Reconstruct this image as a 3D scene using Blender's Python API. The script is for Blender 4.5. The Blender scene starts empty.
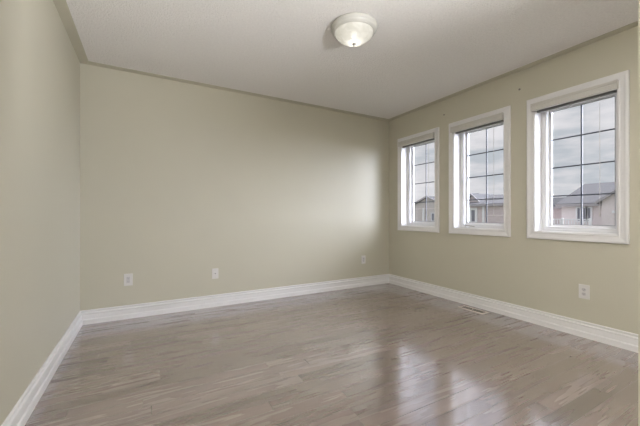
import bpy, bmesh, math, random
from mathutils import Vector, Matrix
random.seed(4)
S = bpy.context.scene
COL = S.collection
R = math.radians

# ------------------------------------------------------------------ camera
H = 2.6            # ceiling height
XL, XR, YB = -0.571, 3.42, 3.865   # left wall, window wall, far wall
FPX = 313.0
YAW = math.atan(174 / FPX)
cam = bpy.data.cameras.new('camera')
cam.sensor_width = 36
cam.lens = 36 * FPX / 640
cam.shift_y = (214.8 - 213) / 640
cam.clip_start = 0.02
cam.clip_end = 500
co = bpy.data.objects.new('camera', cam)
COL.objects.link(co)
co.location = (0, 0, 1.0915)
co.rotation_euler = (R(90), 0, -YAW)
S.camera = co

# ------------------------------------------------------------------ exposure, world, sun
S.view_settings.view_transform = 'Standard'
S.view_settings.look = 'None'
S.view_settings.gamma = 1
S.view_settings.use_curve_mapping = False
S.view_settings.exposure = 0.0

SKY_STRENGTH = 1.0
ZENITH = 1.5        # overhead cloud
LOBE = 1.0          # bright cloud in front of the sun, on the side behind the camera
LOBE_DIR = (0.35, -0.80, 0.42)
LOBE2 = 24.0
LOBE2_DIR = (0.83, -0.54, 0.15)
SUN_W = 5.0
LAMP_W = 0.45
UPLIGHT_W = 800.0  # strength of the fill light added behind the camera
UP_DIR = (-0.58, 0.30, 0.92)


def nn(nt, t, loc=(0, 0), **kw):
    n = nt.nodes.new(t)
    n.location = loc
    for k, v in kw.items():
        setattr(n, k, v)
    return n


def setin(n, **kw):
    for k, v in kw.items():
        n.inputs[k.replace('_', ' ')].default_value = v


def math_node(nt, op, a, b=None, c=None):
    n = nt.nodes.new('ShaderNodeMath')
    n.operation = op
    for i, v in enumerate((a, b, c)):
        if v is None:
            continue
        if isinstance(v, (int, float)):
            n.inputs[i].default_value = v
        else:
            nt.links.new(v, n.inputs[i])
    return n.outputs[0]


def ramp(nt, fac, stops):
    n = nt.nodes.new('ShaderNodeValToRGB')
    e = n.color_ramp.elements
    while len(e) < len(stops):
        e.new(0.5)
    for i, (p, c) in enumerate(stops):
        e[i].position = p
        e[i].color = (*c, 1) if len(c) == 3 else c
    nt.links.new(fac, n.inputs[0])
    return n.outputs[0]


def mixcol(nt, fac, a, b, blend='MIX'):
    n = nt.nodes.new('ShaderNodeMix')
    n.data_type = 'RGBA'
    n.blend_type = blend
    for sock, v in ((n.inputs[0], fac), (n.inputs[6], a), (n.inputs[7], b)):
        if isinstance(v, (int, float)):
            sock.default_value = v
        elif isinstance(v, (tuple, list)):
            sock.default_value = (*v, 1) if len(v) == 3 else v
        else:
            nt.links.new(v, sock)
    return n.outputs[2]


w = bpy.data.worlds.new('overcast_sky')
S.world = w
w.use_nodes = True
nt = w.node_tree
nt.nodes.clear()
tc = nn(nt, 'ShaderNodeTexCoord')
sep = nn(nt, 'ShaderNodeSeparateXYZ')
nt.links.new(tc.outputs['Generated'], sep.inputs[0])
mp = nn(nt, 'ShaderNodeMapping')
mp.inputs['Scale'].default_value = (2.2, 2.2, 9.0)
nt.links.new(tc.outputs['Generated'], mp.inputs[0])
nz = nn(nt, 'ShaderNodeTexNoise')
setin(nz, Scale=2.3, Detail=6.0, Roughness=0.55)
nt.links.new(mp.outputs[0], nz.inputs['Vector'])
clouds = ramp(nt, nz.outputs[0], [(0.38, (0.58, 0.61, 0.65)), (0.50, (0.77, 0.755, 0.775)), (0.62, (0.88, 0.85, 0.865))])
# an overcast sky brightens from the horizon to the zenith
zen = ramp(nt, sep.outputs[2], [(0.0, (0, 0, 0)), (0.28, (0, 0, 0)), (0.62, (1, 1, 1))])
gain = math_node(nt, 'ADD', math_node(nt, 'MULTIPLY', zen, ZENITH - 1), 1.0)
dt = nn(nt, 'ShaderNodeVectorMath', operation='DOT_PRODUCT')
nt.links.new(tc.outputs['Generated'], dt.inputs[0])
dt.inputs[1].default_value = Vector(LOBE_DIR).normalized()
lobe = ramp(nt, dt.outputs['Value'], [(0.0, (0, 0, 0)), (0.50, (0, 0, 0)), (0.86, (1, 1, 1))])
dt2 = nn(nt, 'ShaderNodeVectorMath', operation='DOT_PRODUCT')
nt.links.new(tc.outputs['Generated'], dt2.inputs[0])
dt2.inputs[1].default_value = Vector(LOBE2_DIR).normalized()
lobe2 = ramp(nt, dt2.outputs['Value'], [(0.0, (0, 0, 0)), (0.78, (0, 0, 0)), (0.95, (1, 1, 1))])
gain = math_node(nt, 'ADD', gain, math_node(nt, 'MULTIPLY', lobe, LOBE))
gain = math_node(nt, 'ADD', gain, math_node(nt, 'MULTIPLY', lobe2, LOBE2))
lobe = math_node(nt, 'MAXIMUM', lobe, lobe2)
zen = math_node(nt, 'MAXIMUM', zen, lobe)
bg = nn(nt, 'ShaderNodeBackground')
nt.links.new(mixcol(nt, zen, clouds, (0.77, 0.80, 0.92)), bg.inputs[0])
nt.links.new(math_node(nt, 'MULTIPLY', gain, SKY_STRENGTH), bg.inputs[1])
out = nn(nt, 'ShaderNodeOutputWorld')
nt.links.new(bg.outputs[0], out.inputs[0])

# the veiled sun stands high on the side behind the camera
sun = bpy.data.lights.new('veiled_sun', 'SUN')
sun.energy = SUN_W
sun.angle = R(6)
sun.color = (1.0, 0.97, 0.95)
so = bpy.data.objects.new('veiled_sun', sun)
COL.objects.link(so)
sd = Vector((0.10, -0.62, 0.80)).normalized()
so.rotation_euler = sd.to_track_quat('Z', 'Y').to_euler()
so.location = (12, -6, 6)


# ------------------------------------------------------------------ materials
def mat(name, color=(0.8, 0.8, 0.8), rough=0.5, metal=0.0, spec=0.5, var=0.04, vscale=6.0, bump=0.0, bscale=200.0, bdist=0.001):
    m = bpy.data.materials.new(name)
    m.use_nodes = True
    t = m.node_tree
    b = t.nodes['Principled BSDF']
    b.inputs['Roughness'].default_value = rough
    b.inputs['Metallic'].default_value = metal
    b.inputs['Specular IOR Level'].default_value = spec
    tcn = nn(t, 'ShaderNodeTexCoord')
    n = nn(t, 'ShaderNodeTexNoise')
    setin(n, Scale=vscale, Detail=3.0)
    t.links.new(tcn.outputs['Object'], n.inputs['Vector'])
    lo = tuple(c * (1 - var) for c in color)
    hi = tuple(min(1, c * (1 + var)) for c in color)
    t.links.new(ramp(t, n.outputs[0], [(0.3, lo), (0.7, hi)]), b.inputs['Base Color'])
    if bump:
        n2 = nn(t, 'ShaderNodeTexNoise')
        setin(n2, Scale=bscale, Detail=2.0)
        t.links.new(tcn.outputs['Object'], n2.inputs['Vector'])
        bp = nn(t, 'ShaderNodeBump')
        bp.inputs['Strength'].default_value = bump
        bp.inputs['Distance'].default_value = bdist
        t.links.new(n2.outputs[0], bp.inputs['Height'])
        t.links.new(bp.outputs[0], b.inputs['Normal'])
    return m


M = {}
WALLC = (0.575, 0.548, 0.448)
M['wall'] = mat('wall_paint', WALLC, 0.42, spec=0.35, var=0.012, vscale=1.2, bump=0.12, bscale=260, bdist=0.0006)
M['ceiling_border'] = mat('ceiling_border_paint', WALLC, 0.6, spec=0.2, var=0.02)
M['trim'] = mat('white_trim_paint', (0.80, 0.79, 0.79), 0.35, var=0.01)
M['vinyl'] = mat('white_window_vinyl', (0.82, 0.82, 0.84), 0.35, var=0.01)
M['grille'] = mat('grey_window_grille', (0.10, 0.11, 0.14), 0.4, var=0.03)
M['gasket'] = mat('dark_window_gasket', (0.22, 0.22, 0.25), 0.6)
M['blind'] = mat('cream_blind_rail', (0.64, 0.62, 0.58), 0.4, var=0.01)
M['slat'] = mat('grey_blind_slats', (0.16, 0.155, 0.15), 0.45, var=0.03, vscale=40)
M['cord'] = mat('blind_cord', (0.72, 0.71, 0.71), 0.7)
M['plate'] = mat('white_plastic_plate', (0.72, 0.70, 0.68), 0.35, var=0.01)
M['socket'] = mat('grey_plastic_socket', (0.60, 0.58, 0.58), 0.4, var=0.02)
M['dark'] = mat('dark_slot', (0.05, 0.05, 0.05), 0.6)
M['nickel'] = mat('brushed_nickel', (0.50, 0.48, 0.45), 0.3, metal=0.9)
M['lamp_metal'] = mat('off_white_lamp_enamel', (0.56, 0.55, 0.51), 0.4, var=0.02)
M['register'] = mat('beige_register_metal', (0.72, 0.67, 0.61), 0.4, var=0.02)
M['duct'] = mat('duct_interior', (0.06, 0.055, 0.05), 0.7)
M['brass'] = mat('dull_screw_metal', (0.30, 0.28, 0.25), 0.4, metal=0.8)
M['patch'] = mat('filled_wall_mark', (0.58, 0.56, 0.50), 0.8)

# textured (stippled) ceiling
m = mat('stippled_ceiling', (0.90, 0.875, 0.845), 0.9, spec=0.1, var=0.03, vscale=60)
t = m.node_tree
b = t.nodes['Principled BSDF']
tcn = nn(t, 'ShaderNodeTexCoord')
n1 = nn(t, 'ShaderNodeTexNoise'); setin(n1, Scale=55.0, Detail=4.0, Roughness=0.7)
n2 = nn(t, 'ShaderNodeTexVoronoi'); setin(n2, Scale=110.0)
t.links.new(tcn.outputs['Object'], n1.inputs['Vector'])
t.links.new(tcn.outputs['Object'], n2.inputs['Vector'])
hgt = math_node(t, 'ADD', math_node(t, 'MULTIPLY', n1.outputs[0], 1.6), math_node(t, 'MULTIPLY', n2.outputs[0], -0.8))
bp = nn(t, 'ShaderNodeBump'); setin(bp, Strength=0.9, Distance=0.008)
t.links.new(hgt, bp.inputs['Height'])
t.links.new(bp.outputs[0], b.inputs['Normal'])
M['ceiling'] = m


def wood_floor():
    m = bpy.data.materials.new('grey_brown_hardwood')
    m.use_nodes = True
    t = m.node_tree
    b = t.nodes['Principled BSDF']
    tcn = nn(t, 'ShaderNodeTexCoord')
    sp = nn(t, 'ShaderNodeSeparateXYZ')
    t.links.new(tcn.outputs['Object'], sp.inputs[0])
    W, Lg = 0.0955, 0.92
    yy = math_node(t, 'DIVIDE', math_node(t, 'SUBTRACT', sp.outputs[1], 1.078 - 10 * W), W)
    row = math_node(t, 'FLOOR', yy)
    fy = math_node(t, 'FRACT', yy)
    wn = nn(t, 'ShaderNodeTexWhiteNoise', noise_dimensions='1D')
    t.links.new(row, wn.inputs['W'])
    xx = math_node(t, 'ADD', math_node(t, 'DIVIDE', sp.outputs[0], Lg), math_node(t, 'MULTIPLY', wn.outputs[0], 7.3))
    # uneven board lengths: bend the running coordinate a little
    xx = math_node(t, 'ADD', xx, math_node(t, 'MULTIPLY', math_node(t, 'SINE', math_node(t, 'MULTIPLY', xx, 3.7)), 0.17))
    seg = math_node(t, 'FLOOR', xx)
    fx = math_node(t, 'FRACT', xx)
    cmb = nn(t, 'ShaderNodeCombineXYZ')
    t.links.new(row, cmb.inputs[0]); t.links.new(seg, cmb.inputs[1])
    wn2 = nn(t, 'ShaderNodeTexWhiteNoise', noise_dimensions='3D')
    t.links.new(cmb.outputs[0], wn2.inputs['Vector'])
    sc = nn(t, 'ShaderNodeSeparateColor')
    t.links.new(wn2.outputs['Color'], sc.inputs[0])
    # grain, different on every board
    off = nn(t, 'ShaderNodeVectorMath', operation='MULTIPLY_ADD')
    off.inputs[1].default_value = (13, 17, 19)
    t.links.new(wn2.outputs['Color'], off.inputs[0])
    t.links.new(tcn.outputs['Object'], off.inputs[2])
    mp = nn(t, 'ShaderNodeMapping'); mp.inputs['Scale'].default_value = (0.8, 10.0, 1.0)
    t.links.new(off.outputs[0], mp.inputs[0])
    g = nn(t, 'ShaderNodeTexNoise'); setin(g, Scale=2.4, Detail=2.0, Roughness=0.5)
    t.links.new(mp.outputs[0], g.inputs['Vector'])
    g2 = nn(t, 'ShaderNodeTexNoise'); setin(g2, Scale=9.0, Detail=2.0, Roughness=0.5)
    t.links.new(mp.outputs[0], g2.inputs['Vector'])
    base = ramp(t, sc.outputs[0], [(0.0, (0.110, 0.080, 0.075)), (0.12, (0.180, 0.133, 0.126)), (0.5, (0.226, 0.171, 0.163)), (1.0, (0.288, 0.222, 0.212))])
    warm = mixcol(t, math_node(t, 'MULTIPLY', sc.outputs[1], 0.22), base, (0.31, 0.225, 0.165))
    grain = ramp(t, g.outputs[0], [(0.15, (0.84, 0.83, 0.83)), (0.85, (1.08, 1.08, 1.08))])
    c = mixcol(t, 0.85, warm, grain, 'MULTIPLY')
    grain2 = ramp(t, g2.outputs[0], [(0.15, (0.90, 0.895, 0.89)), (0.85, (1.08, 1.08, 1.08))])
    c = mixcol(t, 0.7, c, grain2, 'MULTIPLY')
    # micro-bevelled joints
    ey = math_node(t, 'MULTIPLY', math_node(t, 'MINIMUM', fy, math_node(t, 'SUBTRACT', 1.0, fy)), W)
    ex = math_node(t, 'MULTIPLY', math_node(t, 'MINIMUM', fx, math_node(t, 'SUBTRACT', 1.0, fx)), Lg)
    e = math_node(t, 'MINIMUM', ey, ex)
    j = nn(t, 'ShaderNodeMapRange'); setin(j, From_Min=0.0004, From_Max=0.0016)
    t.links.new(e, j.inputs[0])
    c = mixcol(t, math_node(t, 'SUBTRACT', 1.0, j.outputs[0]), c, (0.14, 0.112, 0.098))
    t.links.new(c, b.inputs['Base Color'])
    t.links.new(ramp(t, g.outputs[0], [(0.3, (0.30, 0.30, 0.30)), (0.7, (0.23, 0.23, 0.23))]), b.inputs['Roughness'])
    b.inputs['Specular IOR Level'].default_value = 0.5
    b.inputs['Coat Weight'].default_value = 1.0
    b.inputs['Coat Roughness'].default_value = 0.14
    b.inputs['Coat IOR'].default_value = 3.0
    h = math_node(t, 'ADD', math_node(t, 'MULTIPLY', j.outputs[0], 1.0), math_node(t, 'MULTIPLY', g2.outputs[0], 0.10))
    tilt = math_node(t, 'MULTIPLY', math_node(t, 'MULTIPLY', fy, math_node(t, 'SUBTRACT', sc.outputs[2], 0.5)), 0.25)
    h = math_node(t, 'ADD', h, tilt)
    bp = nn(t, 'ShaderNodeBump'); setin(bp, Strength=0.55, Distance=0.0012)
    t.links.new(h, bp.inputs['Height'])
    t.links.new(bp.outputs[0], b.inputs['Normal'])
    t.links.new(bp.outputs[0], b.inputs['Coat Normal'])
    return m


M['floor'] = wood_floor()


def glass_mat():
    m = bpy.data.materials.new('window_glass')
    m.use_nodes = True
    t = m.node_tree
    t.nodes.clear()
    tr = nn(t, 'ShaderNodeBsdfTransparent'); tr.inputs[0].default_value = (0.95, 0.96, 0.97, 1)
    gl = nn(t, 'ShaderNodeBsdfGlossy'); gl.inputs['Roughness'].default_value = 0.02
    nz = nn(t, 'ShaderNodeTexNoise'); setin(nz, Scale=3.0)
    fr = nn(t, 'ShaderNodeFresnel'); fr.inputs[0].default_value = 1.45
    geo = nn(t, 'ShaderNodeNewGeometry')
    fr0 = math_node(t, 'MULTIPLY', fr.outputs[0], math_node(t, 'SUBTRACT', 1.0, geo.outputs['Backfacing']))   # reflect once, at the entry face
    f = math_node(t, 'MULTIPLY', fr0, math_node(t, 'ADD', 0.9, math_node(t, 'MULTIPLY', nz.outputs[0], 0.2)))
    mx = nn(t, 'ShaderNodeMixShader')
    t.links.new(f, mx.inputs[0]); t.links.new(tr.outputs[0], mx.inputs[1]); t.links.new(gl.outputs[0], mx.inputs[2])
    o = nn(t, 'ShaderNodeOutputMaterial')
    t.links.new(mx.outputs[0], o.inputs[0])
    return m


M['glass'] = glass_mat()


def bowl_mat():
    m = bpy.data.materials.new('frosted_alabaster_glass')
    m.use_nodes = True
    t = m.node_tree
    t.nodes.clear()
    tcn = nn(t, 'ShaderNodeTexCoord')
    nz = nn(t, 'ShaderNodeTexNoise'); setin(nz, Scale=14.0, Detail=3.0, Distortion=1.5)
    t.links.new(tcn.outputs['Object'], nz.inputs['Vector'])
    c = ramp(t, nz.outputs[0], [(0.35, (0.80, 0.80, 0.76)), (0.65, (0.92, 0.92, 0.89))])
    tr = nn(t, 'ShaderNodeBsdfTransparent'); tr.inputs[0].default_value = (1, 0.98, 0.94, 1)
    tl = nn(t, 'ShaderNodeBsdfTranslucent'); t.links.new(c, tl.inputs[0])
    df = nn(t, 'ShaderNodeBsdfPrincipled'); t.links.new(c, df.inputs['Base Color']); df.inputs['Roughness'].default_value = 0.25
    a = nn(t, 'ShaderNodeMixShader'); a.inputs[0].default_value = 0.5
    t.links.new(tl.outputs[0], a.inputs[1]); t.links.new(df.outputs[0], a.inputs[2])
    m2 = nn(t, 'ShaderNodeMixShader'); m2.inputs[0].default_value = 0.86
    t.links.new(tr.outputs[0], m2.inputs[1]); t.links.new(a.outputs[0], m2.inputs[2])
    o = nn(t, 'ShaderNodeOutputMaterial')
    t.links.new(m2.outputs[0], o.inputs[0])
    return m


M['bowl'] = bowl_mat()


def bulb_mat():
    m = bpy.data.materials.new('lit_frosted_bulb')
    m.use_nodes = True
    t = m.node_tree
    b = t.nodes['Principled BSDF']
    nz = nn(t, 'ShaderNodeTexNoise')
    t.links.new(ramp(t, nz.outputs[0], [(0, (1, 0.95, 0.86)), (1, (1, 0.97, 0.9))]), b.inputs['Emission Color'])
    b.inputs['Emission Strength'].default_value = 1.2
    return m


M['bulb'] = bulb_mat()


def brick_mat(name, c1, c2, mortar):
    m = bpy.data.materials.new(name)
    m.use_nodes = True
    t = m.node_tree
    b = t.nodes['Principled BSDF']
    b.inputs['Roughness'].default_value = 0.9
    tcn = nn(t, 'ShaderNodeTexCoord')
    sp = nn(t, 'ShaderNodeSeparateXYZ'); t.links.new(tcn.outputs['Object'], sp.inputs[0])
    cb = nn(t, 'ShaderNodeCombineXYZ')
    t.links.new(math_node(t, 'ADD', sp.outputs[0], sp.outputs[1]), cb.inputs[0]); t.links.new(sp.outputs[2], cb.inputs[1])
    br = nn(t, 'ShaderNodeTexBrick')
    br.inputs['Color1'].default_value = (*c1, 1); br.inputs['Color2'].default_value = (*c2, 1); br.inputs['Mortar'].default_value = (*mortar, 1)
    setin(br, Scale=1.0, Mortar_Size=0.012, Brick_Width=0.3, Row_Height=0.1)
    t.links.new(cb.outputs[0], br.inputs['Vector'])
    t.links.new(br.outputs[0], b.inputs['Base Color'])
    return m


M['brick_pink'] = brick_mat('pale_pink_brick', (0.56, 0.46, 0.45), (0.64, 0.54, 0.53), (0.66, 0.61, 0.60))
M['brick_grey'] = brick_mat('pale_grey_brick', (0.56, 0.53, 0.52), (0.66, 0.62, 0.60), (0.70, 0.68, 0.67))
M['brick_tan'] = brick_mat('pale_tan_brick', (0.53, 0.48, 0.45), (0.61, 0.55, 0.52), (0.64, 0.60, 0.58))
M['stucco'] = mat('pale_stucco', (0.74, 0.66, 0.64), 0.9)
M['shingle'] = mat('grey_asphalt_shingles', (0.125, 0.122, 0.127), 0.9, var=0.10, vscale=5.0, bump=0.5, bscale=12, bdist=0.03)
M['shingle_dark'] = mat('dark_asphalt_shingles', (0.08, 0.08, 0.085), 0.9, var=0.12, vscale=5.0, bump=0.5, bscale=12, bdist=0.03)
M['fascia'] = mat('grey_fascia', (0.40, 0.37, 0.38), 0.6)
M['white_ext'] = mat('white_exterior_trim', (0.80, 0.79, 0.79), 0.6)
M['ext_glass'] = mat('dark_house_glass', (0.20, 0.20, 0.23), 0.1)
M['lawn'] = mat('winter_lawn', (0.12, 0.13, 0.085), 0.95, var=0.25, vscale=0.6)
M['asphalt'] = mat('street_asphalt', (0.20, 0.20, 0.21), 0.9, var=0.08)


# ------------------------------------------------------------------ mesh helpers
def obj(name, bm, material, parent=None, smooth=False, auto=None):
    bmesh.ops.recalc_face_normals(bm, faces=bm.faces)
    me = bpy.data.meshes.new(name)
    bm.to_mesh(me)
    bm.free()
    mats = material if isinstance(material, (list, tuple)) else [material]
    for mm in mats:
        me.materials.append(mm)
    o = bpy.data.objects.new(name, me)
    COL.objects.link(o)
    if parent is not None:
        o.parent = parent
    if smooth:
        for p in me.polygons:
            p.use_smooth = True
        if auto:
            for e in me.edges:
                pass
    return o


def box(bm, a, b, bevel=0.0):
    x0, y0, z0 = a
    x1, y1, z1 = b
    vs = [bm.verts.new(v) for v in ((x0, y0, z0), (x1, y0, z0), (x1, y1, z0), (x0, y1, z0), (x0, y0, z1), (x1, y0, z1), (x1, y1, z1), (x0, y1, z1))]
    fs = [bm.faces.new([vs[i] for i in q]) for q in ((0, 3, 2, 1), (4, 5, 6, 7), (0, 1, 5, 4), (1, 2, 6, 5), (2, 3, 7, 6), (3, 0, 4, 7))]
    if bevel:
        es = set(e for f in fs for e in f.edges)
        bmesh.ops.bevel(bm, geom=list(es), offset=bevel, segments=2, affect='EDGES', profile=0.6)
    return bm


def bx(a, b, bevel=0.0):
    bm = bmesh.new()
    return box(bm, a, b, bevel)


def prism(bm, pts, axis, a, b):
    """closed 2D outline extruded between a and b along an axis ('x','y','z')"""
    def P(u, v, w_):
        return {'x': (w_, u, v), 'y': (u, w_, v), 'z': (u, v, w_)}[axis]
    lo = [bm.verts.new(P(u, v, a)) for u, v in pts]
    hi = [bm.verts.new(P(u, v, b)) for u, v in pts]
    n = len(pts)
    bm.faces.new(lo); bm.faces.new(hi[::-1])
    for i in range(n):
        bm.faces.new((lo[i], lo[(i + 1) % n], hi[(i + 1) % n], hi[i]))
    return bm


def ring_frame(bm, y0, y1, z0, z1, prof):
    """mitred frame round a rectangle in the window-wall plane; prof = closed outline of (outward offset, x)"""
    rings = []
    for o, x in prof:
        rings.append([bm.verts.new((x, y, z)) for y, z in ((y0 - o, z0 - o), (y1 + o, z0 - o), (y1 + o, z1 + o), (y0 - o, z1 + o))])
    n = len(prof)
    for i in range(n):
        a, b = rings[i], rings[(i + 1) % n]
        for k in range(4):
            bm.faces.new((a[k], a[(k + 1) % 4], b[(k + 1) % 4], b[k]))
    return bm


def lathe(bm, prof, seg=64, centre=(0, 0)):
    cx, cy = centre
    rows = []
    for r, z in prof:
        if r < 1e-5:
            rows.append([bm.verts.new((cx, cy, z))])
        else:
            rows.append([bm.verts.new((cx + r * math.cos(2 * math.pi * k / seg), cy + r * math.sin(2 * math.pi * k / seg), z)) for k in range(seg)])
    for a, b in zip(rows, rows[1:]):
        for k in range(seg):
            k2 = (k + 1) % seg
            if len(a) == 1 and len(b) == 1:
                continue
            if len(a) == 1:
                bm.faces.new((a[0], b[k], b[k2]))
            elif len(b) == 1:
                bm.faces.new((a[k], b[0], a[k2]))
            else:
                bm.faces.new((a[k], b[k], b[k2], a[k2]))
    return bm


def tube(bm, pts, r, seg=10):
    pts = [Vector(p) for p in pts]
    rings = []
    for i, p in enumerate(pts):
        d = (pts[min(i + 1, len(pts) - 1)] - pts[max(i - 1, 0)]).normalized()
        u = d.orthogonal().normalized() if i == 0 else (u - d * u.dot(d)).normalized()
        v = d.cross(u)
        rings.append([bm.verts.new(p + (u * math.cos(2 * math.pi * k / seg) + v * math.sin(2 * math.pi * k / seg)) * r) for k in range(seg)])
    for a, b in zip(rings, rings[1:]):
        for k in range(seg):
            bm.faces.new((a[k], a[(k + 1) % seg], b[(k + 1) % seg], b[k]))
    bm.faces.new(rings[0][::-1]); bm.faces.new(rings[-1])
    return bm


def struct(name, bm, m, parent=None, **kw):
    o = obj(name, bm, m, parent, **kw)
    if parent is None:
        o['kind'] = 'structure'
    return o


def empty(name, loc=(0, 0, 0), rz=0.0):
    o = bpy.data.objects.new(name, None)
    COL.objects.link(o)
    o.location = loc
    o.rotation_euler = (0, 0, rz)
    o.empty_display_size = 0.1
    return o


def tag(o, label, cat, group=None, kind=None):
    o['label'] = label
    o['category'] = cat
    if group:
        o['group'] = group
    if kind:
        o['kind'] = kind
    return o


# ------------------------------------------------------------------ room shell
YR = -1.7          # rear wall behind the camera
struct('floor', bx((XL - 0.15, YR - 0.15, -0.12), (XR + 0.05, YB + 0.15, 0.0)), M['floor'])
struct('ceiling', bx((XL - 0.15, YR - 0.15, H), (XR + 0.25, YB + 0.15, H + 0.12)), M['ceiling'])
struct('wall_left', bx((XL - 0.15, YR - 0.15, 0), (XL, YB + 0.15, H)), M['wall'])
struct('wall_back', bx((XL, YB, 0), (XR, YB + 0.15, H)), M['wall'])
RW = (-0.1, 1.5, 0.85, 2.15)      # opening added in the unseen rear wall to let light in
bm = bmesh.new()
box(bm, (XL, YR - 0.15, 0), (RW[0], YR, H))
box(bm, (RW[1], YR - 0.15, 0), (XR, YR, H))
box(bm, (RW[0], YR - 0.15, 0), (RW[1], YR, RW[2]))
box(bm, (RW[0], YR - 0.15, RW[3]), (RW[1], YR, H))
struct('wall_rear', bm, M['wall'])
# short wall whose end stands at the right edge of the picture
PX, PY0, PY1 = 0.823, 0.139, 0.229
struct('wall_front', bx((PX, PY0, 0), (PX + 0.07, PY1, H), 0.006), M['wall'])

# window wall with three openings
WC = [3.262, 2.327, 1.384]
HW = 0.3125        # half width inside the lining
Z0, Z1 = 0.928, 2.190
LT = 0.014         # lining thickness
WX = XR + 0.22
bm = bmesh.new()
lo, hi = Z0 - LT, Z1 + LT
edges = [YR - 0.15] + [v for c in sorted(WC) for v in (c - HW - LT, c + HW + LT)] + [YB + 0.15]
for i in range(0, len(edges), 2):
    box(bm, (XR, edges[i], 0), (WX, edges[i + 1], H))
for c in WC:
    box(bm, (XR, c - HW - LT, 0), (WX, c + HW + LT, lo))
    box(bm, (XR, c - HW - LT, hi), (WX, c + HW + LT, H))
struct('wall_right', bm, M['wall'])

# smooth painted border round the stippled ceiling
bw = 0.078
zb = H - 0.004
bm = bmesh.new()
prism(bm, [(XL, YB - bw), (XR, YB - bw), (XR, YB), (XL, YB)], 'z', zb, H + 0.001)
prism(bm, [(XL, PY1), (XL + bw, PY1), (XL + bw, YB - bw), (XL, YB - bw)], 'z', zb, H + 0.001)
prism(bm, [(XR - bw, PY1), (XR, PY1), (XR, YB - bw), (XR - bw, YB - bw)], 'z', zb, H + 0.001)
struct('trim_1', bm, M['ceiling_border'])

# skirting boards: stepped and coved profile (depth from wall, height)
BP = [(0, 0), (0.022, 0), (0.022, 0.044), (0.019, 0.050), (0.014, 0.053), (0.0135, 0.090), (0.0125, 0.096), (0.0175, 0.100), (0.019, 0.104), (0.0185, 0.110),
      (0.0145, 0.114), (0.0070, 0.117), (0.0065, 0.124), (0.0105, 0.127), (0.0125, 0.131), (0.0120, 0.137), (0.008, 0.141), (0, 0.141)]


def skirting(name, p0, p1, n, e0=1, e1=1):
    """p0->p1 along the wall, n = inward normal; e = +1 inside mitre, -1 outside mitre, 0 square"""
    p0, p1, n = Vector(p0), Vector(p1), Vector(n)
    d = (p1 - p0).normalized()
    bm = bmesh.new()
    A = [bm.verts.new(tuple((p0 + n * a + d * a * e0).to_2d()) + (z,)) for a, z in BP]
    B = [bm.verts.new(tuple((p1 + n * a - d * a * e1).to_2d()) + (z,)) for a, z in BP]
    k = len(BP)
    for i in range(k):
        bm.faces.new((A[i], A[(i + 1) % k], B[(i + 1) % k], B[i]))
    bm.faces.new(A); bm.faces.new(B[::-1])
    return struct(name, bm, M['trim'])


skirting('baseboard_left', (XL, YR, 0), (XL, YB, 0), (1, 0, 0))
skirting('baseboard_back', (XL, YB, 0), (XR, YB, 0), (0, -1, 0))
skirting('baseboard_right', (XR, YB, 0), (XR, YR, 0), (-1, 0, 0))


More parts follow.
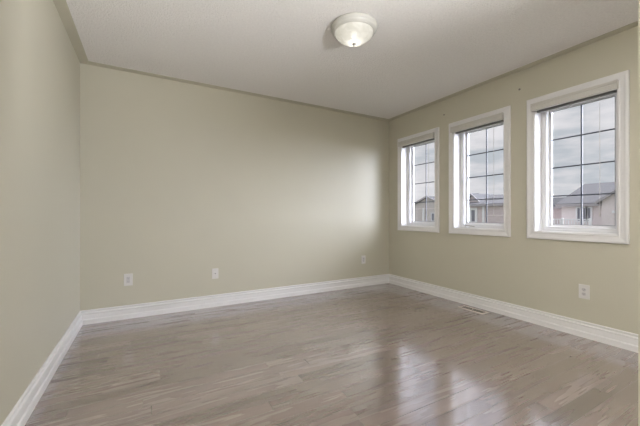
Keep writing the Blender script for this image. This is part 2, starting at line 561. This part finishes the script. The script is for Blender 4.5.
# ------------------------------------------------------------------ windows
def make_window(i, c, crank):
    root = empty('window_%d' % i, (XR, c, Z0))
    root['kind'] = 'structure'
    ox, oy, oz = XR, c, Z0

    def ch(name, bm, m, par=None, **kw):
        if par is None:
            bmesh.ops.translate(bm, verts=bm.verts, vec=(-ox, -oy, -oz))
            return obj(name, bm, m, root, **kw)
        bmesh.ops.translate(bm, verts=bm.verts, vec=(-ox, -oy, -oz))
        return obj(name, bm, m, par, **kw)
    y0, y1 = c - HW, c + HW
    # moulded casing on the wall
    X = XR
    prof = [(0.004, X), (0.004, X - 0.012), (0.010, X - 0.016), (0.016, X - 0.0165), (0.020, X - 0.0135), (0.026, X - 0.014), (0.046, X - 0.018),
            (0.052, X - 0.021), (0.060, X - 0.023), (0.070, X - 0.023), (0.075, X - 0.019), (0.076, X)]
    ch('window_casing', ring_frame(bmesh.new(), y0, y1, Z0, Z1 - 0.004, prof), M['trim'])
    # lining of the reveal
    ch('window_lining', ring_frame(bmesh.new(), y0, y1, Z0, Z1, [(0, X - 0.006), (LT, X - 0.006), (LT, X + 0.19), (0, X + 0.19)]), M['trim'])
    # vinyl frame
    ch('window_frame', ring_frame(bmesh.new(), y0, y1, Z0, Z1, [(0, X + 0.112), (-0.004, X + 0.115), (-0.022, X + 0.115), (-0.024, X + 0.118), (-0.043, X + 0.116), (-0.046, X + 0.119),
       (-0.046, X + 0.215), (0, X + 0.215)]), M['vinyl'])
    # sash
    g0, g1, h0, h1 = c - 0.248, c + 0.248, 0.995, 2.130
    sash = ch('sash', ring_frame(bmesh.new(), g0, g1, h0, h1, [(0.0, X + 0.163), (0.004, X + 0.158), (0.018, X + 0.157), (0.0184, X + 0.160), (0.0184, X + 0.195), (0, X + 0.195)]), M['vinyl'])
    ch('gasket', ring_frame(bmesh.new(), g0, g1, h0, h1, [(-0.003, X + 0.161), (0.001, X + 0.161), (0.001, X + 0.168), (-0.003, X + 0.168)]), M['gasket'], sash)
    ch('pane', bx((X + 0.168, g0, h0), (X + 0.172, g1, h1)), M['glass'], sash)
    bm = bmesh.new()
    mw = 0.0062
    gx0, gx1 = X + 0.1735, X + 0.1795
    box(bm, (gx0, c - mw, h0), (gx1, c + mw, h1))
    for k in (1, 2, 3):
        z = h0 + (h1 - h0) * k / 4
        box(bm, (gx0 + 0.0004, g0, z - mw), (gx1 - 0.0004, g1, z + mw))
    gr = ch('grille', bm, M['grille'], sash)
    gr['label'] = 'grey grille bars dividing the pane in eight'
    if crank:
        bm = bmesh.new()
        yb = c + 0.235
        box(bm, (X + 0.055, yb - 0.055, Z0 + 0.0), (X + 0.118, yb + 0.055, Z0 + 0.018), 0.006)
        ck = ch('crank_cover', bm, M['vinyl'])
        bm = bmesh.new()
        tube(bm, [(X + 0.075, yb - 0.02, Z0 + 0.018), (X + 0.072, yb - 0.02, Z0 + 0.028), (X + 0.068, yb - 0.05, Z0 + 0.032), (X + 0.065, yb - 0.11, Z0 + 0.026), (X + 0.065, yb - 0.15, Z0 + 0.022)], 0.006)
        a = ch('crank_handle', bm, M['nickel'], ck, smooth=True)
        a['label'] = 'grey metal folding crank handle'
    return root


for i, c in enumerate(WC):
    make_window(i + 1, c, i == 1)


# unseen window behind the camera, added to bring more light into the room
rw = empty('window_4', ((RW[0] + RW[1]) / 2, YR, RW[2]))
rw['kind'] = 'structure'
bm = bmesh.new()
ww, wh = (RW[1] - RW[0]) / 2, RW[3] - RW[2]
for a_, b_ in (((-ww, -0.12, 0), (-ww + 0.06, -0.04, wh)), ((ww - 0.06, -0.12, 0), (ww, -0.04, wh)), ((-ww, -0.12, 0), (ww, -0.04, 0.06)), ((-ww, -0.12, wh - 0.06), (ww, -0.04, wh)), ((-0.03, -0.12, 0), (0.03, -0.04, wh))):
    box(bm, a_, b_)
obj('window_frame', bm, M['vinyl'], rw)
obj('pane', bx((-ww + 0.05, -0.085, 0.05), (ww - 0.05, -0.08, wh - 0.05)), M['glass'], rw)


# ------------------------------------------------------------------ blinds, raised
def make_blind(c, label, tilt=0.0):
    root = empty('window_blind', (XR - 0.024, c, 2.126))
    tag(root, label, 'blind', 'raised blinds over the three windows')
    y0, y1 = -0.325, 0.325
    bm = bmesh.new()
    prism(bm, [(-0.036, 0.004), (-0.032, 0.0), (0.0, 0.0), (0.0, 0.074), (-0.024, 0.074), (-0.030, 0.068), (-0.030, 0.052), (-0.024, 0.049), (-0.024, 0.044), (-0.036, 0.038)], 'y', y0, y1)
    obj('headrail', bm, M['blind'], root)
    for s in (y0 - 0.004, y1):
        obj('end_cap', bx((-0.037, s, 0.001), (0.0, s + 0.004, 0.073), 0.001), M['blind'], root)
    # gathered slats hang a little lower, inside the reveal
    bm = bmesh.new()
    for k in range(7):
        z = 0.030 - k * 0.0040
        d = random.uniform(-0.0015, 0.0015)
        box(bm, (0.026 + d, -0.300, z - 0.0013), (0.054 + d, 0.300, z + 0.0013))
    sl = obj('slat_stack', bm, M['slat'], root)
    obj('mounting_bracket', bx((-0.002, -0.05, 0.036), (0.024, 0.05, 0.046)), M['blind'], root)
    obj('bottom_rail', bx((0.022, -0.302, -0.010), (0.056, 0.302, 0.003), 0.0015), M['slat'], root)
    bm = bmesh.new()
    zl = -1.02
    tube(bm, [(0.030, -0.195, 0.0), (0.030, -0.195, -0.3), (0.031, -0.196, -0.7), (0.030, -0.195, zl)], 0.0016, 6)
    cd = obj('pull_cord', bm, M['cord'], root)
    bm = bmesh.new()
    lathe(bm, [(0, zl - 0.03), (0.005, zl - 0.028), (0.004, zl - 0.008), (0.002, zl + 0.002), (0, zl + 0.003)], 12, (0.030, -0.195))
    obj('tassel', bm, M['blind'], cd, smooth=True)
    return root


make_blind(WC[0], 'cream blind drawn up on the narrow-looking window nearest the far corner')
make_blind(WC[1], 'cream blind drawn up above the middle window with the crank handle')
make_blind(WC[2], 'cream blind drawn up on the largest-looking window, above the white wall outlet')


# ------------------------------------------------------------------ ceiling light
def ceiling_light(x, y, label, power):
    root = empty('ceiling_light', (x, y, H))
    tag(root, label, 'ceiling light')
    bm = lathe(bmesh.new(), [(0, 0), (0.172, 0), (0.181, -0.002), (0.185, -0.007), (0.185, -0.026), (0.182, -0.031), (0.176, -0.034), (0.175, -0.042), (0.171, -0.047), (0.164, -0.050),
                             (0.162, -0.055), (0.156, -0.057), (0.153, -0.053), (0.153, -0.022), (0, -0.022)], 96)
    obj('rim', bm, M['lamp_metal'], root, smooth=True)
    pr = [(0.1530, -0.050), (0.1525, -0.058), (0.148, -0.068), (0.138, -0.080), (0.122, -0.094), (0.104, -0.107), (0.085, -0.119), (0.064, -0.129), (0.042, -0.136), (0.020, -0.139), (0.006, -0.1395)]
    bm = lathe(bmesh.new(), pr, 96)
    o = obj('glass_bowl', bm, M['bowl'], root, smooth=True)
    o['label'] = 'frosted alabaster glass bowl, lit'
    dz = -0.0105
    bm = lathe(bmesh.new(), [(r, z + dz) for r, z in [(0, -0.127), (0.015, -0.128), (0.016, -0.131), (0.010, -0.134), (0.004, -0.137), (0.006, -0.141), (0.0065, -0.145), (0.004, -0.150), (0, -0.151)]], 24)
    f = obj('finial', bm, M['nickel'], root, smooth=True)
    f['label'] = 'dull nickel finial'
    bm = bmesh.new()
    bmesh.ops.create_uvsphere(bm, u_segments=24, v_segments=12, radius=0.026, matrix=Matrix.Translation((0.0, 0.0, -0.066)))
    obj('bulb', bm, M['bulb'], root, smooth=True)
    bm = lathe(bmesh.new(), [(0, -0.022), (0.014, -0.022), (0.014, -0.044), (0, -0.044)], 20)
    obj('bulb_holder', bm, M['plate'], root)
    L = bpy.data.lights.new('bulb_light', 'POINT')
    L.energy = power
    L.color = (1.0, 0.955, 0.90)
    L.shadow_soft_size = 0.03
    lo_ = bpy.data.objects.new('bulb_light', L)
    COL.objects.link(lo_)
    lo_.parent = root
    lo_.location = (0, 0, -0.098)
    return root


ceiling_light(1.456, 2.059, 'round flush ceiling light with lit frosted glass bowl and small finial', LAMP_W)


# fill light added behind the camera, shaped as a lamp, aimed at the ceiling
fl = empty('added_fill_light', (1.70, -0.72, 0))
tag(fl, 'added fill light behind the camera, out of view, turned up to the ceiling', 'fill light')
obj('base', lathe(bmesh.new(), [(0, 0), (0.13, 0), (0.13, 0.012), (0.12, 0.018), (0.02, 0.024), (0, 0.024)], 40), M['nickel'], fl, smooth=True)
obj('pole', tube(bmesh.new(), [(0, 0, 0.02), (0, 0, 1.22)], 0.011, 16), M['nickel'], fl)
UP = Vector(UP_DIR).normalized()
rotm = UP.to_track_quat('Z', 'Y').to_matrix().to_4x4()
bm = lathe(bmesh.new(), [(0.0, -0.02), (0.03, -0.015), (0.06, 0.02), (0.085, 0.07), (0.10, 0.12), (0.097, 0.12), (0.08, 0.07), (0.055, 0.024), (0.0, -0.01)], 40)
bmesh.ops.transform(bm, matrix=Matrix.Translation((0, 0, 1.24)) @ rotm, verts=bm.verts)
obj('shade', bm, M['lamp_metal'], fl, smooth=True)
pL = bpy.data.lights.new('added_fill_spot', 'SPOT')
pL.energy = UPLIGHT_W
pL.color = (0.965, 0.975, 1.0)
pL.shadow_soft_size = 0.08
pL.spot_size = R(135)
pL.spot_blend = 1.0
po = bpy.data.objects.new('added_fill_spot', pL)
COL.objects.link(po)
po.parent = fl
po.location = Vector((0, 0, 1.24)) + UP * 0.14
po.rotation_euler = UP.to_track_quat('Z', 'Y').to_euler()
po.rotation_euler = (-UP).to_track_quat('Z', 'Y').to_euler()


# ------------------------------------------------------------------ wall plates
def wall_plate(loc, rz, label, style, name='wall_outlet', wd=0.074, ht=0.120):
    """front faces local -Y"""
    root = empty(name, loc, rz)
    tag(root, label, 'outlet', None)
    bm = bmesh.new()
    box(bm, (-wd / 2, -0.006, -ht / 2), (wd / 2, 0, ht / 2), 0.0022)
    obj('cover_plate', bm, M['plate'], root)
    if style in ('decora', 'duplex'):
        if style == 'decora':
            ins = obj('socket_insert', bx((-0.0165, -0.0085, -0.033), (0.0165, -0.004, 0.033), 0.0012), M['socket'], root)
            cs = (-0.017, 0.017)
            yf = -0.0085
            for cz in cs:
                bm = bmesh.new()
                box(bm, (-0.0075, yf - 0.0004, cz - 0.002), (-0.0055, yf + 0.001, cz + 0.006))
                box(bm, (0.0055, yf - 0.0004, cz - 0.002), (0.0075, yf + 0.001, cz + 0.006))
                box(bm, (-0.002, yf - 0.0004, cz - 0.009), (0.002, yf + 0.001, cz - 0.005))
                obj('slots', bm, M['dark'], ins)
        else:
            for cz in (-0.0195, 0.0195):
                bm = bmesh.new()
                pts = [(0.0165 * math.cos(a), cz + 0.0165 * max(-0.82, min(0.82, math.sin(a)))) for a in [2 * math.pi * k / 24 for k in range(24)]]
                prism(bm, pts, 'y', -0.0085, -0.004)
                so_ = obj('receptacle', bm, M['socket'], root)
                bm = bmesh.new()
                for sx in (-0.0065, 0.0065):
                    box(bm, (sx - 0.0012, -0.0089, cz - 0.001), (sx + 0.0012, -0.007, cz + 0.007))
                box(bm, (-0.002, -0.0089, cz - 0.010), (0.002, -0.007, cz - 0.006))
                obj('slots', bm, M['dark'], so_)
            bm = lathe(bmesh.new(), [(0, 0), (0.003, 0), (0.003, 0.0025), (0, 0.003)], 12)
            bmesh.ops.rotate(bm, verts=bm.verts, matrix=Matrix.Rotation(R(90), 3, 'X'))
            bmesh.ops.translate(bm, verts=bm.verts, vec=(0, -0.005, 0))
            obj('screw', bm, M['nickel'], root)
    elif style == 'jack':
        obj('jack_socket', bx((-0.008, -0.0075, -0.007), (0.008, -0.004, 0.009), 0.001), M['plate'], root)
        obj('jack_hole', bx((-0.005, -0.0079, -0.004), (0.005, -0.006, 0.006)), M['dark'], root)
        for z in (-0.042, 0.042):
            bm = lathe(bmesh.new(), [(0, 0), (0.003, 0), (0.003, 0.0025), (0, 0.003)], 12)
            bmesh.ops.rotate(bm, verts=bm.verts, matrix=Matrix.Rotation(R(90), 3, 'X'))
            bmesh.ops.translate(bm, verts=bm.verts, vec=(0, -0.005, z))
            obj('screw', bm, M['nickel'], root)
    return root


wall_plate((-0.163, YB, 0.408), 0, 'white power outlet on the far wall, nearest the left corner', 'decora', wd=0.080, ht=0.126)
wall_plate((0.720, YB, 0.392), 0, 'narrow white plate with one small dark jack hole, on the far wall', 'jack', name='wall_jack', wd=0.074, ht=0.122)
bpy.data.objects['wall_jack']['category'] = 'jack'
wall_plate((2.908, YB, 0.406), 0, 'small white power outlet on the far wall near the window corner', 'decora', wd=0.078, ht=0.124)
wall_plate((XR, 1.296, 0.405), R(-90), 'white power outlet under the largest-looking window', 'duplex', wd=0.080, ht=0.126)


# ------------------------------------------------------------------ floor register
def floor_register():
    root = empty('floor_register', (3.285, 2.290, 0))
    tag(root, 'slim beige metal heating register set in the wood floor against the baseboard', 'vent')
    hx, hy = 0.062, 0.158
    bm = bmesh.new()
    # bevelled outer frame in the floor plane
    prof = [(0.0, 0.0002), (0.0, 0.0015), (-0.004, 0.005), (-0.016, 0.005), (-0.018, 0.003), (-0.018, 0.0002)]
    rings = []
    for o, z in prof:
        rings.append([bm.verts.new((sx * (hx + o), sy * (hy + o), z)) for sx, sy in ((-1, -1), (1, -1), (1, 1), (-1, 1))])
    for a, b in zip(rings, rings[1:] + rings[:1]):
        for k in range(4):
            bm.faces.new((a[k], a[(k + 1) % 4], b[(k + 1) % 4], b[k]))
    obj('frame', bm, M['register'], root)
    obj('duct_opening', bx((-hx + 0.016, -hy + 0.016, 0.0003), (hx - 0.016, hy - 0.016, 0.0008)), M['duct'], root)
    n = 11
    for k in range(n):
        y = -hy + 0.018 + (2 * hy - 0.036) * (k + 0.5) / n
        bm = bmesh.new()
        box(bm, (-hx + 0.017, y - 0.0016, 0.0009), (hx - 0.017, y + 0.0016, 0.0026))
        obj('louver', bm, M['register'], root)
    obj('damper_lever', bx((-0.006, 0.0, 0.0042), (0.006, 0.008, 0.010), 0.001), M['register'], root)


floor_register()


# ------------------------------------------------------------------ left-over fixings and marks on the window wall
def anchor(y, z, label):
    root = empty('wall_anchor', (XR, y, z), R(-90))
    tag(root, label, 'wall anchor')
    bm = lathe(bmesh.new(), [(0, 0), (0.011, 0), (0.011, 0.002), (0.008, 0.005), (0, 0.0055)], 20)
    bmesh.ops.rotate(bm, verts=bm.verts, matrix=Matrix.Rotation(R(90), 3, 'X'))
    obj('anchor_plug', bm, M['brass'], root, smooth=True)
    bm = bmesh.new()
    box(bm, (-0.006, -0.0062, -0.0012), (0.006, -0.005, 0.0012))
    obj('screw_slot', bm, M['dark'], root)


anchor(2.800, 2.405, 'small dark screw anchor between the two farther windows, above their casings')
anchor(1.850, 2.405, 'small dark screw anchor by the top left of the nearest window')


# ------------------------------------------------------------------ outside: ground and the houses across the way
GZ = -3.1
struct('ground', bx((3.9, -60, GZ - 0.3), (120, 110, GZ)), M['lawn'])
struct('added_bounce_slab', bx((-4, YR - 4.5, -0.25), (7, YR - 0.16, -0.12)), M['white_ext'])  # unseen pale slab, added to bounce light up through the rear opening
struct('street', bx((18, -60, GZ), (26, 110, GZ + 0.03)), M['asphalt'])


def house_window(parent, x, y0, y1, z0, z1, cross=True):
    bm = bmesh.new()
    ring_frame(bm, y0, y1, z0, z1, [(0, x - 0.09), (0.14, x - 0.09), (0.14, x + 0.02), (0, x + 0.02)])
    if cross:
        box(bm, (x - 0.07, (y0 + y1) / 2 - 0.03, z0), (x - 0.02, (y0 + y1) / 2 + 0.03, z1))
        zc = (z0 + z1) / 2 + 0.1
        box(bm, (x - 0.07, y0, zc - 0.03), (x - 0.02, y1, zc + 0.03))
    wn = obj('window', bm, M['white_ext'], parent)
    obj('pane', bx((x - 0.03, y0, z0), (x + 0.01, y1, z1)), M['ext_glass'], wn)


def gable_roof_along_y(parent, x0, x1, y0, y1, ze, zr, m, name='roof'):
    """ridge along Y, solid with overhang"""
    xm = (x0 + x1) / 2
    th = 0.22
    k = (zr - ze) / (xm - x0)
    bm = prism(bmesh.new(), [(x0 - 0.45, ze - 0.45 * k), (xm, zr), (x1 + 0.45, ze - 0.45 * k), (x1 + 0.45, ze - 0.45 * k + th), (xm, zr + th), (x0 - 0.45, ze - 0.45 * k + th)], 'y', y0 - 0.35, y1 + 0.35)
    r = obj(name, bm, m, parent)
    zf = ze - 0.45 * k
    obj('fascia', bx((x0 - 0.50, y0 - 0.36, zf - 0.10), (x0 - 0.44, y1 + 0.36, zf + 0.16)), M['fascia'], r)
    return r


def gable_roof_along_x(parent, x0, x1, y0, y1, ze, zr, m, name='front_gable'):
    ym = (y0 + y1) / 2
    th = 0.22
    k = (zr - ze) / (ym - y0)
    o = 0.4
    bm = prism(bmesh.new(), [(y0 - o, ze - o * k), (ym, zr), (y1 + o, ze - o * k), (y1 + o, ze - o * k + th), (ym, zr + th), (y0 - o, ze - o * k + th)], 'x', x0 - 0.35, x1)
    r = obj(name, bm, m, parent)
    bm = prism(bmesh.new(), [(y0 - o, ze - o * k - 0.06), (ym, zr - 0.06), (y1 + o, ze - o * k - 0.06), (y1 + o, ze - o * k + th), (ym, zr + th), (y0 - o, ze - o * k + th)], 'x', x0 - 0.42, x0 - 0.35)
    obj('rake_board', bm, M['fascia'], r)
    return r


def house_body(parent, x0, x1, y0, y1, ze, zr, m, along='y', name='wall'):
    if along == 'y':
        xm = (x0 + x1) / 2
        bm = prism(bmesh.new(), [(x0, GZ), (x1, GZ), (x1, ze), (xm, zr - 0.02), (x0, ze)], 'y', y0, y1)
    else:
        ym = (y0 + y1) / 2
        bm = prism(bmesh.new(), [(y0, GZ), (y1, GZ), (y1, ze), (ym, zr - 0.02), (y0, ze)], 'x', x0, x1)
    return obj(name, bm, m, parent)


# house seen through the nearest window
hA = empty('house', (0, 0, 0))
tag(hA, 'pale house with broad grey-blue roof and white balcony railing, outside the nearest window', 'house')
house_body(hA, 40, 53, 4, 17.2, 2.25, 4.66, M['stucco'])
gable_roof_along_y(hA, 40, 53, 4, 17.2, 2.25, 4.62, M['shingle'])
house_body(hA, 38.8, 46, 5.6, 13.3, 2.45, 5.2, M['stucco'], 'x', 'gable_wall')
gable_roof_along_x(hA, 38.8, 46, 5.6, 13.3, 2.45, 5.2, M['shingle'])
house_body(hA, 43.4, 49, 17.2, 21.2, 2.1, 3.15, M['brick_pink'], name='side_wing_wall')
gable_roof_along_y(hA, 43.4, 49, 17.6, 21.0, 2.1, 3.1, M['shingle_dark'], 'side_wing_roof')
for y_ in (14.62, 14.98, 15.50):
    house_window(hA, 40, y_, y_ + 0.24, 0.45, 1.80, False)
house_window(hA, 38.8, 8.2, 9.6, 0.2, 1.6)
obj('wall_lamp', bx((38.6, 12.3, 1.25), (38.8, 12.5, 1.5), 0.03), M['white_ext'], hA)
bm = bmesh.new()
for k in range(29):
    y = 14.0 + k * 0.25
    box(bm, (38.02, y - 0.045, 0.02), (38.08, y + 0.045, 0.60))
box(bm, (37.98, 13.9, 0.56), (38.12, 21.1, 0.68))
box(bm, (37.98, 13.9, -0.05), (38.12, 21.1, 0.06))
for y in (13.95, 16.3, 18.7, 21.05):
    box(bm, (37.95, y - 0.09, -0.1), (38.15, y + 0.09, 0.76))
obj('balcony_railing', bm, M['white_ext'], hA)
bm = bmesh.new()
box(bm, (37.9, 13.8, -0.3), (43.4, 21.2, -0.1))
for y in (13.95, 17.5, 21.05):
    box(bm, (38.0, y - 0.12, GZ), (38.24, y + 0.12, -0.3))
obj('balcony', bm, M['white_ext'], hA)

# house seen through the middle window
hB = empty('house', (0, 0, 0))
tag(hB, 'pale pink brick house with low grey roof and white-framed window, outside the middle window', 'house')
house_body(hB, 40, 52, 21.9, 31.0, 2.45, 3.92, M['brick_pink'])
gable_roof_along_y(hB, 40, 52, 22.2, 30.7, 2.45, 3.90, M['shingle'])
house_window(hB, 40, 27.55, 28.10, 0.15, 1.75, False)
obj('window_surround', ring_frame(bmesh.new(), 27.55, 28.10, 0.15, 1.75, [(0.12, 39.88), (0.34, 39.88), (0.34, 40.02), (0.12, 40.02)]), M['white_ext'], hB)
obj('downpipe', bx((39.85, 26.12, GZ), (39.99, 26.42, 2.3)), M['white_ext'], hB)
obj('ridge_cap', bx((45.9, 21.9, 4.02), (46.1, 27.0, 4.24), 0.03), M['shingle_dark'], hB)
house_body(hB, 41.0, 46, 27.3, 30.0, 2.7, 3.95, M['stucco'], 'x', 'dormer_wall')
gable_roof_along_x(hB, 41.0, 46, 27.3, 30.0, 2.7, 3.95, M['shingle_dark'], 'dormer_roof')
bm = bmesh.new()
box(bm, (39.93, 21.9, 0.95), (39.995, 25.8, 1.10))
box(bm, (39.93, 21.9, 1.95), (39.995, 25.8, 2.10))
obj('band_course', bm, M['stucco'], hB)

# house seen through the farthest window
hC = empty('house', (0, 0, 0))
tag(hC, 'tan brick house with steep front gable, outside the window nearest the corner', 'house')
house_body(hC, 40, 54, 32.0, 35.6, 2.6, 4.42, M['brick_tan'])
gable_roof_along_y(hC, 40.0, 54, 32.2, 35.6, 2.6, 4.40, M['shingle_dark'])
house_body(hC, 39.2, 48, 31.9, 38.6, 2.5, 3.88, M['brick_tan'], 'x', 'gable_wall')
gable_roof_along_x(hC, 39.2, 48, 31.9, 38.6, 2.5, 3.88, M['shingle_dark'])
obj('downpipe', bx((39.05, 35.9, GZ), (39.19, 36.2, 2.2)), M['white_ext'], hC)
obj('band_course', bx((39.12, 32.0, 2.0), (39.195, 38.5, 2.14)), M['stucco'], hC)
house_window(hC, 39.2, 33.9, 34.4, 0.2, 1.3, False)

# world-space objects built in place: give the houses a base origin of their own
for h, (x, y) in ((hA, (46, 11)), (hB, (46, 27)), (hC, (46, 36))):
    base = Vector((x, y, GZ))
    for ch in list(h.children):
        ch.location -= base
    h.location = base
